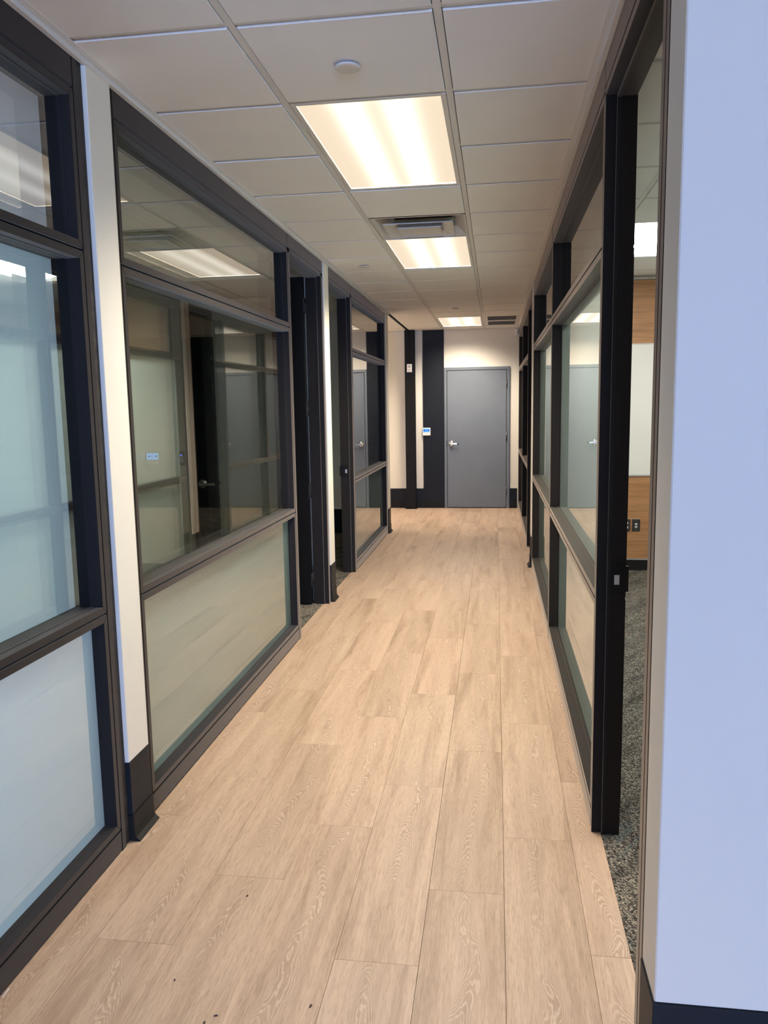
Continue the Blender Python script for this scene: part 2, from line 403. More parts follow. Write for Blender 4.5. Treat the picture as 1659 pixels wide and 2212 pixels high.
def row(k, xa, xb, ya, yb):
    x0, x1 = max(xa, XS - PW * k), min(xb, XS - PW * (k - 1))
    if x1 - x0 < 0.02: return
    ph = phase.get(k, 2.1 + (k * 0.37) % 1.045)
    j = math.floor((ya - ph) / PL)
    y = ph + j * PL
    while y < yb:
        plank(x0, x1, max(y, ya), min(y + PL, yb)); y += PL
for k in range(0, 8): row(k, -1.366, 0.384, -0.5, 9.705)
for k in range(0, 20): row(k, -4.6, 0.384, 9.705, FAR - 0.002)
for k in range(-13, 1): row(k, 0.384, 3.6, -0.5, 1.66)
MB().box(-3.6, 7.3, -12.05, -0.5, -0.006, 0).box(3.6, 7.3, -.5, 1.64, -.006, 0).box(-3.6, -1.366, -1.0, -.5, -.006, 0).build('lobby_boards', 'plank', floor)
for (x0, x1, y0, y1) in ((0.384, 4.6, 1.83, 7.44), (-4.6, -1.366, -1.0, 9.5), (0.384, 4.6, 7.69, 11.9)):
    c = MB().box(x0, x1, y0, y1, -0.006, 0.001).build('carpet', 'carpet', floor)
    tag(c, 'dark flecked loop carpet')

# ------------------------------------------------------------------ ceiling
ceil = MB().box(-4.8, 7.5, -12.2, 12.1, 2.92, 3.05).build('ceiling', 'plenum')
tag(ceil, 'suspended ceiling of off-white square tiles in a painted metal grid', 'ceiling', kind='structure')
G = 0.6096; Y0 = 2.393; XL, XRR = -0.7784, -0.1688
TEE = 0.024
tile_cache = {}
def ctile(x0, x1, y0, y1):
    x0, x1 = x0 + TEE / 2 + .003, x1 - TEE / 2 - .003; y0, y1 = y0 + TEE / 2 + .003, y1 - TEE / 2 - .003
    w, l = round(x1 - x0, 3), round(y1 - y0, 3)
    if w < 0.03 or l < 0.03: return
    if (w, l) not in tile_cache:
        r = lambda ix, z: [(-w / 2 + ix, -l / 2 + ix, z), (w / 2 - ix, -l / 2 + ix, z), (w / 2 - ix, l / 2 - ix, z), (-w / 2 + ix, l / 2 - ix, z)]
        o = MB().loft([r(0.002, 0), r(0, 0.002), r(0, 0.018)]).build('tile', 'tile', ceil)
        tile_cache[(w, l)] = o.data
    else:
        o = bpy.data.objects.new('tile', tile_cache[(w, l)]); COL.objects.link(o)
    dz = random.uniform(-0.0006, 0.0006)
    rot = Matrix.Rotation(random.uniform(-.0012, .0012), 4, 'X') @ Matrix.Rotation(random.uniform(-.0012, .0012), 4, 'Y')
    place(o, Matrix.Translation(((x0 + x1) / 2, (y0 + y1) / 2, CEIL + dz)) @ rot, ceil)
def tee(name, x0, x1, y0, y1):
    zb = CEIL + (.0035 if x1 - x0 < y1 - y0 else .0070)
    mb = MB().box(x0, x1, y0, y1, zb, CEIL + 0.008)
    if x1 - x0 < y1 - y0: mb.box((x0 + x1) / 2 - .0008, (x0 + x1) / 2 + .0008, y0, y1, CEIL + .008, CEIL + .04)
    else: mb.box(x0, x1, (y0 + y1) / 2 - .0008, (y0 + y1) / 2 + .0008, CEIL + .008, CEIL + .04)
    return mb.build(name, 'tee', ceil)
def grid(xs, ys, skip=()):
    for x in xs[1:-1]: tee('main_runner', x - TEE / 2, x + TEE / 2, ys[0], ys[-1])
    for i in range(len(xs) - 1):
        for j, y in enumerate(ys[1:-1], 1):
            if ((i, j - 1) in skip and skip[(i, j - 1)] == 'join'): continue
            tee('cross_tee', xs[i] + TEE / 2, xs[i + 1] - TEE / 2, y - TEE / 2, y + TEE / 2)
        for j in range(len(ys) - 1):
            if (i, j) in skip: continue
            ctile(xs[i], xs[i + 1], ys[j], ys[j + 1])
def yrows(a, b, o=Y0):
    k0 = math.ceil((a + 0.02 - o) / G); ys = [a]
    k = k0
    while o + k * G < b - 0.02: ys.append(o + k * G); k += 1
    return ys + [b]
# corridor
cys = yrows(-0.65, FAR)
def jrow(y): return min(range(len(cys)), key=lambda j: abs(cys[j] - y))
j1, jv, j2, j3 = jrow(Y0 + G), jrow(Y0 + 4 * G), jrow(Y0 + 5 * G), jrow(Y0 + 13 * G)
skip = {(1, j1): 'join', (1, j1 + 1): 'x', (1, jv): 'x', (1, j2): 'join', (1, j2 + 1): 'x', (1, j3): 'join', (1, j3 + 1): 'x', (2, j3): 'x', (2, j3 + 1): 'x'}
grid([-1.300, XL, XRR, 0.345], cys, skip)
# wall angles along both corridor sides
MB().box(-1.316, -1.277, -0.65, 9.705, CEIL - .0015, CEIL + .001).box(-1.316, -1.297, -.65, 9.705, CEIL - .019, CEIL - .002).build('wall_angle', 'tee', ceil, bevel=.004)
MB().box(0.316, 0.352, 1.644, FAR, CEIL - .0015, CEIL + .001).box(0.334, 0.352, 1.644, FAR, CEIL - .019, CEIL - .002).build('wall_angle', 'tee', ceil, xf=RROT, bevel=.004)
MB().box(-1.312, -1.290, 9.705, FAR, CEIL + .000, CEIL + .012).build('open_gap', 'gapblack', ceil)
# alcove, lobby right, side rooms
ays = yrows(9.705, FAR)
aj = min(range(len(ays)), key=lambda j: abs(ays[j] - (Y0 + 13 * G)))
grid([-4.6, -4.05, -4.05 + G, -2.6, -1.95, -1.312], ays, {(1, aj): 'join', (1, aj + 1): 'x'})
grid([0.345, 0.95, 1.56, 2.17, 2.78, 3.6], yrows(-3.55, 1.64), {})
MB().box(-3.6, 7.3, -12.05, -3.55, CEIL, CEIL + .02).box(3.6, 7.3, -3.55, 1.64, CEIL, CEIL + .02).box(-3.6, -1.3, -3.55, -1.0, CEIL, CEIL + .02).build('plain_ceiling', 'tile', ceil)
lys = yrows(-3.55, -0.65)
lj = min(range(len(lys)), key=lambda j: abs(lys[j] - (Y0 - 8 * G)))
grid([-1.3, XL, XRR, 0.345], lys, {(1, lj): 'join', (1, lj + 1): 'x'})
mx = [0.455, 0.80, 0.80 + G, 0.80 + 2 * G, 0.80 + 3 * G, 0.80 + 4 * G, 0.80 + 5 * G, 4.6]
mys = yrows(1.75, 7.44, 2.866)
mj = min(range(len(mys)), key=lambda j: abs(mys[j] - (2.866 + 4 * 0.6096)))
mn = min(range(len(mys)), key=lambda j: abs(mys[j] - 2.866))
mskip = {(i, j): 'join' for i in (1, 4) for j in (mj, mn)}; mskip.update({(i, j + 1): 'x' for i in (1, 4) for j in (mj, mn)})
grid(mx, mys, mskip)
lx = [-4.6, -3.94, -3.33, -2.72, -2.11, -1.43]
for (a, b) in ((-1.0, 2.53), (2.66, 6.09), (6.19, 9.5)): grid(lx, yrows(a, b), {})
grid([0.455, 1.06, 1.67, 2.28, 2.89, 3.5, 4.6], yrows(7.69, 11.93), {})

# ------------------------------------------------------------------ walls
def base_strip(parent, boxes, xf=None, name='base_board', m='charcoal'):
    mb = MB()
    for b in boxes: mb.box(*b)
    return mb.build(name, m, parent, xf=xf, bevel=0.0015)
# far wall
wall_far = MB().box(-4.7, 4.7, FAR, FAR + 0.12, 0, 2.92)
wall_far = wall_far.build('wall_far', 'paint'); tag(wall_far, 'cream end wall of the corridor behind the grey door', 'wall', kind='structure')
base_strip(wall_far, [(-4.6, -0.772, FAR - .012, FAR, 0.100, 0.300), (0.208, 0.318, FAR - .012, FAR, 0.100, 0.300)], name='base_board')
base_strip(wall_far, [(-4.6, -0.772, FAR - .020, FAR, 0.0, 0.099), (0.208, 0.318, FAR - .020, FAR, 0.0, 0.099)], name='cove_base', m='rubber')
# painted pilaster beside the door, a strip of its own
MB().box(-1.092, -0.772, FAR - .014, FAR, 0.100, CEIL).build('painted_strip', 'charcoal', wall_far)
# left wall: drywall piers between the glazed frames
wall_left = empty('wall_left', (LEFT_X, 0, 0), 'cream plaster piers between the dark glazed frames along the left side', 'wall', kind='structure')
def pier(S_, parent, y0, y1, n, back, z0=0.0, bh=0.30, endcap=False):
    S_.box(MB(), y0, y1, back, n, bh, CEIL - .001).build('drywall_panel', 'paint', parent, bevel=0.002, xf=S_.xf)
    S_.box(MB(), y0, y1, back, n + .002, 0.100, bh - .0005).build('base_board', 'charcoal', parent, bevel=0.0015, xf=S_.xf)
    mb = MB()   # cove base with a flared toe
    yy0, yy1 = y0 - .002, y1 + .002
    prof = [(back, 0.0), (n + .026, 0.0), (n + .026, .004), (n + .012, .016), (n + .007, .03), (n + .006, .0985), (back, .0985)]
    mb.loft([[(S_.X(a), yy0, z) for a, z in prof], [(S_.X(a), yy1, z) for a, z in prof]])
    mb.build('cove_base', 'rubber', parent, xf=S_.xf)
pier(SL, wall_left, 2.518, 2.679, 0.010, -0.14)
pier(SL, wall_left, 6.052, 6.221, 0.008, -0.14)
pier(SL, wall_left, 9.488, 9.700, 0.006, -0.16)
SL.box(MB(), 2.484, 2.518, -0.14, -0.006, 0.0, CEIL - .002).build('raw_edge', 'plaster_dark', wall_left)
# lobby stretch of the left wall, behind the camera
MB().box(-1.45, LEFT_X, -1.1, -0.45, 0, 2.9).build('drywall_panel', 'paint', wall_left)
# right wall: corner and pier
wall_right = empty('wall_right', (RIGHT_X, RIGHT_Y0, 0), 'white painted wall end facing the daylight beside the open office door', 'wall', kind='structure')
MB().box(RIGHT_X, 7.3, RIGHT_Y0, RIGHT_Y0 + 0.146, 0.236, 2.9).build('drywall_panel', 'paint_white', wall_right, bevel=0.003)
MB().box(RIGHT_X - .004, 7.3, RIGHT_Y0 - .004, RIGHT_Y0 + 0.146, 0.0, 0.2355).build('base_board', 'charcoal', wall_right, bevel=0.002)
pier(SR, wall_right, 7.514, 7.692, 0.008, -0.12)
# partitions and shells of the side rooms
def shell(name, label, boxes, m='paint', base=()):
    e = empty(name, (boxes[0][0], boxes[0][2], 0), label, 'wall', kind='structure')
    for b in boxes: MB().box(*b).build('drywall_panel', m, e)
    for b in base: MB().box(*b).build('base_board', 'charcoal', e)
    return e
wall_office = shell('wall_office', 'cream partition of the dark left office carrying the thermostat and switch',
    [(-4.6, -1.456, 6.09, 6.19, 0, 2.9), (-4.72, -4.6, 2.53, 9.6, 0, 2.9)],
    base=[(-4.6, -1.47, 6.078, 6.09, 0, 0.29), (-4.6, -1.47, 6.19, 6.20, 0, 0.29), (-4.6, -4.588, 2.66, 6.07, 0, .29)])
shell('wall_corner', 'partitions around the daylit office behind the nearest left glazing',
    [(-4.6, -1.456, 2.53, 2.66, 0, 2.9), (-4.6, -1.42, -1.12, -1.0, 0, 2.9), (-4.72, -4.6, -1.0, 2.53, 0, 0.35), (-4.72, -4.6, -1.0, 2.53, 2.35, 2.9), (-4.72, -4.6, -1.0, -0.7, 0.35, 2.35), (-4.72, -4.6, 2.1, 2.53, 0.35, 2.35)],
    base=[(-4.6, -1.47, 2.518, 2.53, 0, 0.29)])
shell('wall_alcove', 'cream back partition of the second dark left office',
    [(-4.6, -1.456, 9.5, 9.62, 0, 2.9), (-4.72, -4.6, 9.62, FAR, 0, 2.9)], base=[(-4.6, -1.47, 9.488, 9.5, 0, 0.30), (-4.6, -1.5, 9.62, 9.632, 0, .3), (-4.6, -4.588, 9.64, 11.9, 0, .3)])
shell('wall_shade_lining', 'walls coloured charcoal to stand in for the darkness of the unlit room behind the far right glazing',
    [(4.6, 4.72, 7.69, 11.93, 0, 2.9), (0.47, 4.6, 11.90, 11.93, 0, 2.67), (0.47, 4.6, 7.695, 7.72, 0, 2.67)], m='charcoal', base=[(4.588, 4.6, 7.6, 11.9, 0, .3)])  # charcoal colour stands in for the shade inside this room
# lobby shell with its wide window far behind the camera
shell('wall_lobby', 'lobby walls around the wide window far behind the viewer',
    [(-3.6, -0.85, -12.17, -12.05, 0, 2.9), (5.75, 7.42, -12.17, -12.05, 0, 2.9), (-0.85, 5.75, -12.17, -12.05, 0, 0.12), (-0.85, 5.75, -12.17, -12.05, 2.25, 2.9),
     (7.3, 7.42, -12.05, 1.75, 0, 2.9), (-3.6, -3.48, -12.05, -1.12, 0, 2.9)])
wl = empty('window_6', (2.45, -12.1, 0), 'wide lobby window far behind the viewer', 'window', kind='structure')
for x in (-0.85, 0.45, 1.77, 3.08, 4.4, 5.7): MB().box(x, x + .05, -12.05, -12.0, 0.12, 2.25).build('mullion', 'bronze', wl)
MB().box(-0.85, 5.75, -12.05, -12.0, 0.12, .17).box(-0.85, 5.75, -12.05, -12.0, 2.20, 2.25).build('frame', 'bronze', wl)
wo = empty('window_7', (-4.66, 0.7, 0), 'daylit window of the corner office, out of view', 'window', kind='structure')
for y in (-0.7, 0.68, 2.05): MB().box(-4.62, -4.58, y, y + .05, 0.35, 2.35).build('mullion', 'bronze', wo)
MB().box(-4.62, -4.58, -.7, 2.1, 0.35, .40).box(-4.62, -4.58, -.7, 2.1, 2.30, 2.35).build('frame', 'bronze', wo)

# meeting room wall: veneer panels and whiteboard
wall_meet = empty('wall_meeting', (2.5, 7.445, 0), 'cherry veneer wall with a whiteboard band in the lit right office', 'wall', kind='structure')
MB().box(0.46, 4.6, 7.462, 7.69, 0, 2.9).build('backing', 'paint', wall_meet)
for a, b in ((0.47, 2.02), (2.024, 3.3), (3.304, 4.6)):
    MB().box(a, b, 7.445, 7.461, 2.083, 2.640).build('wood_panel', 'veneer', wall_meet, origin=((a + b) / 2, 7.45, 2.3), bevel=0.001)
    MB().box(a, b, 7.445, 7.461, 0.114, 0.884).build('wood_panel', 'veneer', wall_meet, origin=((a + b) / 2, 7.45, 0.5), bevel=0.001)
MB().box(0.47, 4.6, 7.442, 7.461, 0.100, 0.113).build('metal_trim', 'alu', wall_meet)
MB().box(0.47, 4.6, 7.440, 7.461, 2.645, 2.660).build('metal_trim', 'alu', wall_meet)
MB().box(0.47, 4.6, 7.446, 7.461, 0.004, 0.0995).build('base_board', 'rubber', wall_meet)
wb = empty('whiteboard', (2.5, 7.44, 0.885), 'wide whiteboard band between veneer panels in the lit right office', 'whiteboard')
MB().box(0.47, 4.6, 7.440, 7.461, 0.897, 2.075).build('board', 'whiteboard', wb)
MB().box(0.47, 4.6, 7.434, 7.461, 0.885, 0.8965).box(0.47, 4.6, 7.434, 7.461, 2.0755, 2.0825).build('edge_trim', 'alu', wb)
shell('wall_east', 'outer wall of the lit right office', [(4.6, 4.72, 1.75, 7.69, 0, 2.9)], m='paint_white')

# ------------------------------------------------------------------ glazed frames
ZL = dict(hp=(2.568, 2.660), up=(2.0775, 2.561), mid=(0.8765, 2.0690), low=(0.0845, 0.8695), bp=(0.008, 0.0775))
FW = 0.0240
PANE2 = 0.094
def lite(S_, parent, y0, y1, z0, z1, frosted, front_film):
    """One sash: mitred ring, glazing bead, front and rear pane and, where frosted, film on the back of one of them."""
    s = S_.ring(MB(), y0, y1, z0, z1, FW, 0.0, -0.105).build('sash', 'bronze', parent, bevel=0.0008, xf=S_.xf)
    bd = FW + 0.002; PANE1 = 0.055 if S_.r else 0.042
    S_.ring(MB(), y0 + .004, y1 - .004, z0 + .004, z1 - .004, bd - .004, -PANE1 + .010, -PANE1 + .0004).build('glazing_bead', 'bronze', s, xf=S_.xf)
    a, b, c, d = y0 + FW - .004, y1 - FW + .004, z0 + FW - .004, z1 - FW + .004
    S_.box(MB(), a, b, -PANE1 - .005, -PANE1, c, d).build('pane', 'glass', s, xf=S_.xf)
    if not (frosted and front_film): S_.box(MB(), a, b, -PANE2 - .005, -PANE2, c, d).build('pane', 'glass', s, xf=S_.xf)
    if frosted:
        x = S_.X(-(PANE1 if front_film else PANE2) - .0058)
        MB().add([(x, a, c), (x, b, c), (x, b, d), (x, a, d)], [(0, 1, 2, 3)]).build('frosted_film', 'film', s, xf=S_.xf)
    return s
def bay(S_, parent, y0, y1, fro=(False, False, True), mid_front=True):
    lite(S_, parent, y0, y1, *ZL['up'], fro[0], True)
    lite(S_, parent, y0, y1, *ZL['mid'], fro[1], mid_front)
    lite(S_, parent, y0, y1, *ZL['low'], fro[2], True)
    S_.box(MB(), y0, y1, -0.02, 0.0, *ZL['hp']).build('header_panel', 'bronze', parent, bevel=0.001, xf=S_.xf)
    S_.box(MB(), y0, y1, -0.02, 0.0, *ZL['bp']).build('base_panel', 'bronze', parent, bevel=0.001, xf=S_.xf)
    core = MB()
    for z in (0.081, 0.873, 2.073, 2.565): S_.box(core, y0, y1, -0.03, -0.010, z - .008, z + .008)
    S_.box(core, y0, y1, -.06, -.02, 0.0, .078); S_.box(core, y0, y1, -.06, -.02, 2.565, CEIL + .03)
    core.build('gasket', 'gapblack', parent, xf=S_.xf)
def post(S_, parent, y0, y1, n1=0.0, depth=0.11):
    S_.box(MB(), y0, y1, -depth, n1, 0.0, 2.660).build('post', 'bronze', parent, bevel=0.001, xf=S_.xf)
def gaps(S_, parent, ys):
    mb = MB()
    for y in ys: S_.box(mb, y - .006, y + .006, -.09, -.010, 0.0, CEIL)
    mb.build('gasket', 'gapblack', parent, xf=S_.xf)
def window(n, S_, y, label):
    return empty('window_%d' % n, (S_.X(0), y, 0), label, 'glazed partition', kind='structure')

w1 = window(1, SL, 2.4, 'dark framed glazed partition nearest on the left with milky bluish middle pane')
bay(SL, w1, -0.42, 2.448, fro=(False, True, True), mid_front=False); post(SL, w1, 2.453, 2.480); gaps(SL, w1, [2.4505, 2.482])
post(SL, w1, -0.45, -0.425)
w2 = window(2, SL, 3.8, 'dark framed glazed partition showing the thermostat wall, beside the first open door')
post(SL, w2, 2.6835, 2.706); bay(SL, w2, 2.711, 5.016); gaps(SL, w2, [2.7085, 5.019, 2.681])
w3 = window(3, SL, 8.3, 'dark framed glazed partition beyond the second left door, mirroring the grey door')
bay(SL, w3, 7.247, 9.422); post(SL, w3, 9.428, 9.485); gaps(SL, w3, [7.244, 9.425])
w4 = window(4, SR, 4.9, 'two-bay dark framed glazed partition on the right, mirroring the grey door')
bay(SR, w4, 2.790, 5.120, fro=(False, True, True)); post(SR, w4, 5.125, 5.135, -0.002); bay(SR, w4, 5.140, 7.470, fro=(False, True, True))
post(SR, w4, 7.475, 7.510); gaps(SR, w4, [2.7875, 5.1225, 5.1375, 7.4725])
w5 = window(5, SR, 10, 'far right glazed partition of the unlit room next to the end wall')
bay(SR, w5, 8.705, 10.305, fro=(False, False, False)); post(SR, w5, 10.31, 10.32, -0.002); bay(SR, w5, 10.325, 11.918, fro=(False, False, False))
gaps(SR, w5, [8.7025, 10.3075, 10.3225])

# ------------------------------------------------------------------ office doors
def lever_set(parent, S_, cx, y, z, d, inward):
    """Rose, spindle neck and lever; d = +-1 along the door normal (y), lever points along inward*x."""
    r = MB().turn((cx, y, z), (0, d, 0), [(0.036, 0.0), (0.036, .006), (0.031, .011), (0.012, .013), (.011, .045), (.0115, .058)], 24)
    r.build('rose', 'chrome', parent, xf=S_.xf if S_ else None)
    MB().bar((cx - inward * .012, y + d * .052, z), (cx + inward * .115, y + d * .050, z), .014, .020).build('lever', 'chrome', parent, bevel=0.003, xf=S_.xf if S_ else None, seg=2)

def office_door(n, S_, y0, y1, label, hinge_far, open_leaf=True, pane_frost=False):
    """Frame with jambs yj wide round the opening y0..y1, header panel, and a leaf swung 90 degrees into the room."""
    t = empty('door_%d' % n, (S_.X(0), (y0 + y1) / 2, 0), label, 'door', kind='structure')
    ja, jb_ = y0, y1
    def jambs(wa, wb):
        mb = MB(); dp = -0.097 if S_.r else -0.120
        S_.box(mb, ja - wa, ja, dp, 0, 0, 2.572); S_.box(mb, jb_, jb_ + wb, dp, 0, 0, 2.572)
        S_.box(mb, ja - wa, jb_ + wb, dp, 0, 2.545, 2.572)
        mb.build('jamb', 'bronze', t, bevel=0.001, xf=S_.xf)
        mb = MB()   # stop, with the shallower rebate behind it
        for n0, n1, k in ((-.048, -.035, .013), (dp, -.0485, .010)):
            S_.box(mb, ja, ja + k, n0, n1, 0, 2.545); S_.box(mb, jb_ - k, jb_, n0, n1, 0, 2.545); S_.box(mb, ja + k, jb_ - k, n0, n1, 2.545 - k, 2.545)
        mb.build('door_stop', 'bronze', t, xf=S_.xf)
        S_.box(MB(), ja - wa, jb_ + wb, -.02, 0, 2.578, 2.660).build('header_panel', 'bronze', t, bevel=.001, xf=S_.xf)
        S_.box(MB(), ja - wa, jb_ + wb, -.06, -.010, 2.565, CEIL + .03).build('gasket', 'gapblack', t, xf=S_.xf)
    jambs.__call__
    return t, jambs

def leaf(t, S_, yh, d, xh, width, lever_z=0.972):
    """Glazed leaf standing along x: hinge line at (xh, yh), thickness towards d, free end away from the corridor."""
    e = -1 if not S_.r else 1          # direction into the room
    x0, x1 = xh, xh + e * width
    y0, y1 = yh, yh + d * 0.045
    lf = MB()
    lf.box(x0, x0 + e * .148, y0, y1, .010, 2.538)                   # hinge stile
    lf.box(x1 - e * .205, x1, y0, y1, .010, 2.538)                   # lock stile
    lf.box(x0 + e * .148, x1 - e * .205, y0, y1, .010, .27)
    lf.box(x0 + e * .148, x1 - e * .205, y0, y1, 2.40, 2.538)
    o = lf.build('leaf', 'leafblack', t, xf=S_.xf, bevel=.0012)
    ym = (y0 + y1) / 2
    MB().box(x0 + e * .144, x1 - e * .201, ym - .004, ym + .004, .266, 2.404).build('pane', 'glass', o, xf=S_.xf)
    for dd, yy in ((1, max(y0, y1)), (-1, min(y0, y1))):
        r = MB().turn((x1 - e * .085, yy, lever_z), (0, dd, 0), [(0.036, 0.0), (0.036, .006), (0.031, .011), (0.012, .013), (.011, .045), (.0115, .058)], 24)
        r.build('rose', 'chrome', o, xf=S_.xf)
        MB().bar((x1 - e * .073, yy + dd * .052, lever_z), (x1 - e * .200, yy + dd * .050, lever_z), .014, .020).build('lever', 'chrome', o, bevel=0.003, xf=S_.xf, seg=2)
    for hz in (2.33, 1.55, .91, .20):
        h = MB().turn((xh - e * .008, yh + d * .0225 * 0 - d * .004, hz - .055), (0, 0, 1), [(.0075, 0), (.0075, .11)], 12)
        h.box(xh - e * .004, xh + e * .003, yh, yh + d * .04, hz - .055, hz + .055)
        h.build('hinge', 'darksteel', t, xf=S_.xf)
    MB().box(x1, x1 - e * .001 + e * .002, ym - .012, ym + .012, lever_z - .055, lever_z + .055).build('latch_plate', 'nickel', o, xf=S_.xf)
    return o
def strike(t, S_, y, dirn, z=.955):
    """Strike plate on the jamb face at y, lip showing bright."""
    y += dirn * .010; d = -0.097 if S_.r else -0.120
    S_.box(MB(), y, y + dirn * .003, d, -.052, z - .055, z + .055).build('strike_box', 'black', t, xf=S_.xf)
    S_.box(MB(), y + dirn * .003, y + dirn * .004, -.076, -.059, z - .020, z + .014).build('strike_plate', 'alu', t, xf=S_.xf)
    S_.box(MB(), y - dirn * .010, y + dirn * .003, d - .010, d, z - .045, z + .045).build('strike_lip', 'black', t, xf=S_.xf)

MT['leafblack'] = simple('black_leaf_stile', (0.007, 0.007, 0.008), 0.5, spec=.12, var=.05)
d1, j = office_door(1, SL, 5.067, 5.988, 'first open office door on the left, black glazed leaf swung into the dark office', True); j(.045, .052)
leaf(d1, SL, 5.984, -1, -1.447, 0.945)
d2, j = office_door(2, SL, 6.258, 7.190, 'second open doorway on the left, between the plaster pier and the last glazing', False); j(.032, .051)
leaf(d2, SL, 6.262, 1, -1.458, 0.94); strike(d2, SL, 7.190, -1, .967)
d3, j = office_door(3, SR, 1.866, 2.765, 'nearest right doorway open to the lit office, beside the white wall end', False); j(.033, .020)
leaf(d3, SR, 1.870, 1, .495, 0.92); strike(d3, SR, 2.765, -1, .951)
SR.box(MB(), 1.795, 1.827, -.11, 0.0, 0, 2.660).build('post', 'bronze', d3, bevel=.001, xf=RROT)
SR.box(MB(), 1.788, 1.840, -.10, -.008, 0, CEIL).build('gasket', 'gapblack', d3, xf=RROT)
d4, j = office_door(4, SR, 7.735, 8.665, 'far right open doorway to the unlit room', False); j(.040, .035)
leaf(d4, SR, 7.739, 1, .495, 0.91)

# ------------------------------------------------------------------ grey steel door at the end
dg = empty('door_5', (-0.29, FAR, 0), 'grey painted steel door with lever handle in the end wall', 'door', kind='structure')
mb = MB()
yf = FAR - .022
for (x0, x1) in ((-0.769, -0.733), (0.160, 0.205)): mb.box(x0, x1, yf, FAR + .02, 0, 2.076)
mb.box(-0.769, 0.205, yf, FAR + .02, 2.076, 2.119)
mb.build('frame', 'greyframe', dg, bevel=.002)
MB().box(-0.733, 0.160, FAR - .006, FAR + .01, 0, 2.076).build('rebate', 'gapblack', dg)
slab = MB().box(-0.7265, 0.1535, FAR - .016, FAR - .0065, 0.012, 2.0690).build('leaf', 'greydoor', dg, bevel=.0015, origin=(0, FAR, 0))
MB().turn((-0.664, FAR - .018, .985), (0, -1, 0), [(.042, 0), (.042, .006), (.036, .014), (.014, .017), (.013, .05), (.014, .064)], 24).build('rose', 'chrome', slab)
MB().bar((-0.674, FAR - .074, .985), (-0.575, FAR - .072, .981), .016, .024).build('lever', 'chrome', slab, bevel=.004, seg=2)
tag(MB().bar((-0.577, FAR - .072, .981), (-0.548, FAR - .072, .980), .019, .026).build('lever_tip', 'darkplastic', slab, bevel=.003), 'black lever tip')
MB().box(-0.741, -0.729, FAR - .024, FAR - .018, .94, 1.03).build('strike_plate', 'darkplastic', dg)
for hz in (1.865, 1.085, .265):
    MB().turn((0.158, FAR - .026, hz - .06), (0, 0, 1), [(.008, 0), (.008, .12)], 12).build('hinge', 'darksteel', dg)

# ------------------------------------------------------------------ ceiling fixtures
def troffer(x0, x1, y0, y1, label, grp='recessed corridor lights'):
    cx, cyy = (x0 + x1) / 2, (y0 + y1) / 2
    t = empty('ceiling_light', (cx, cyy, CEIL), label, 'light', grp)
    a, b, c, d = x0 + .014, x1 - .014, y0 + .014, y1 - .014
    mb = MB(); z0, z1 = CEIL + .0015, CEIL + .020; w = .020
    mb.box(a, a + w, c, d, z0, z1).box(b - w, b, c, d, z0, z1).box(a + w, b - w, c, c + w, z0, z1).box(a + w, b - w, d - w, d, z0, z1)
    mb.build('frame', 'fixture', t, bevel=.0015)
    MB().box(a, b, c, d, CEIL + .030, CEIL + .12).build('housing', 'fixture', t)
    ln = MB().box(-(b - a) / 2 + w, (b - a) / 2 - w, -(d - c) / 2 + w, (d - c) / 2 - w, .008, .012).build('lens', 'lens', t)
    ln.data.materials.append(MT['fixture'])
    for p in ln.data.polygons: p.material_index = 0 if p.normal.z < -.9 else 1
    place(ln, Matrix.Translation((cx, cyy, CEIL)), t)
    for yy in (c + .25, d - .25):
        MB().box(a - .004, a + .004, yy - .03, yy + .03, CEIL + .001, CEIL + .006).build('latch', 'fixture', t)
    return t
def yk(k): return Y0 + k * G
troffer(XL, XRR, yk(1), yk(3), 'recessed lamp with glowing lens nearest in the corridor ceiling, largest of its row')
troffer(XL, XRR, yk(5), yk(7), 'recessed lamp with glowing lens just beyond the square air diffuser')
troffer(XL, XRR, yk(13), yk(15), 'recessed lamp with glowing lens closest to the grey end door')
troffer(-4.05, -4.05 + G, yk(13), yk(15), 'recessed lamp in the alcove hidden behind the left wall end')
troffer(XL, XRR, yk(-8), yk(-6), 'unseen recessed lamp added behind the viewer to brighten the near floor and ceiling')  # added lamp, brightens the near floor, ceiling and wall top

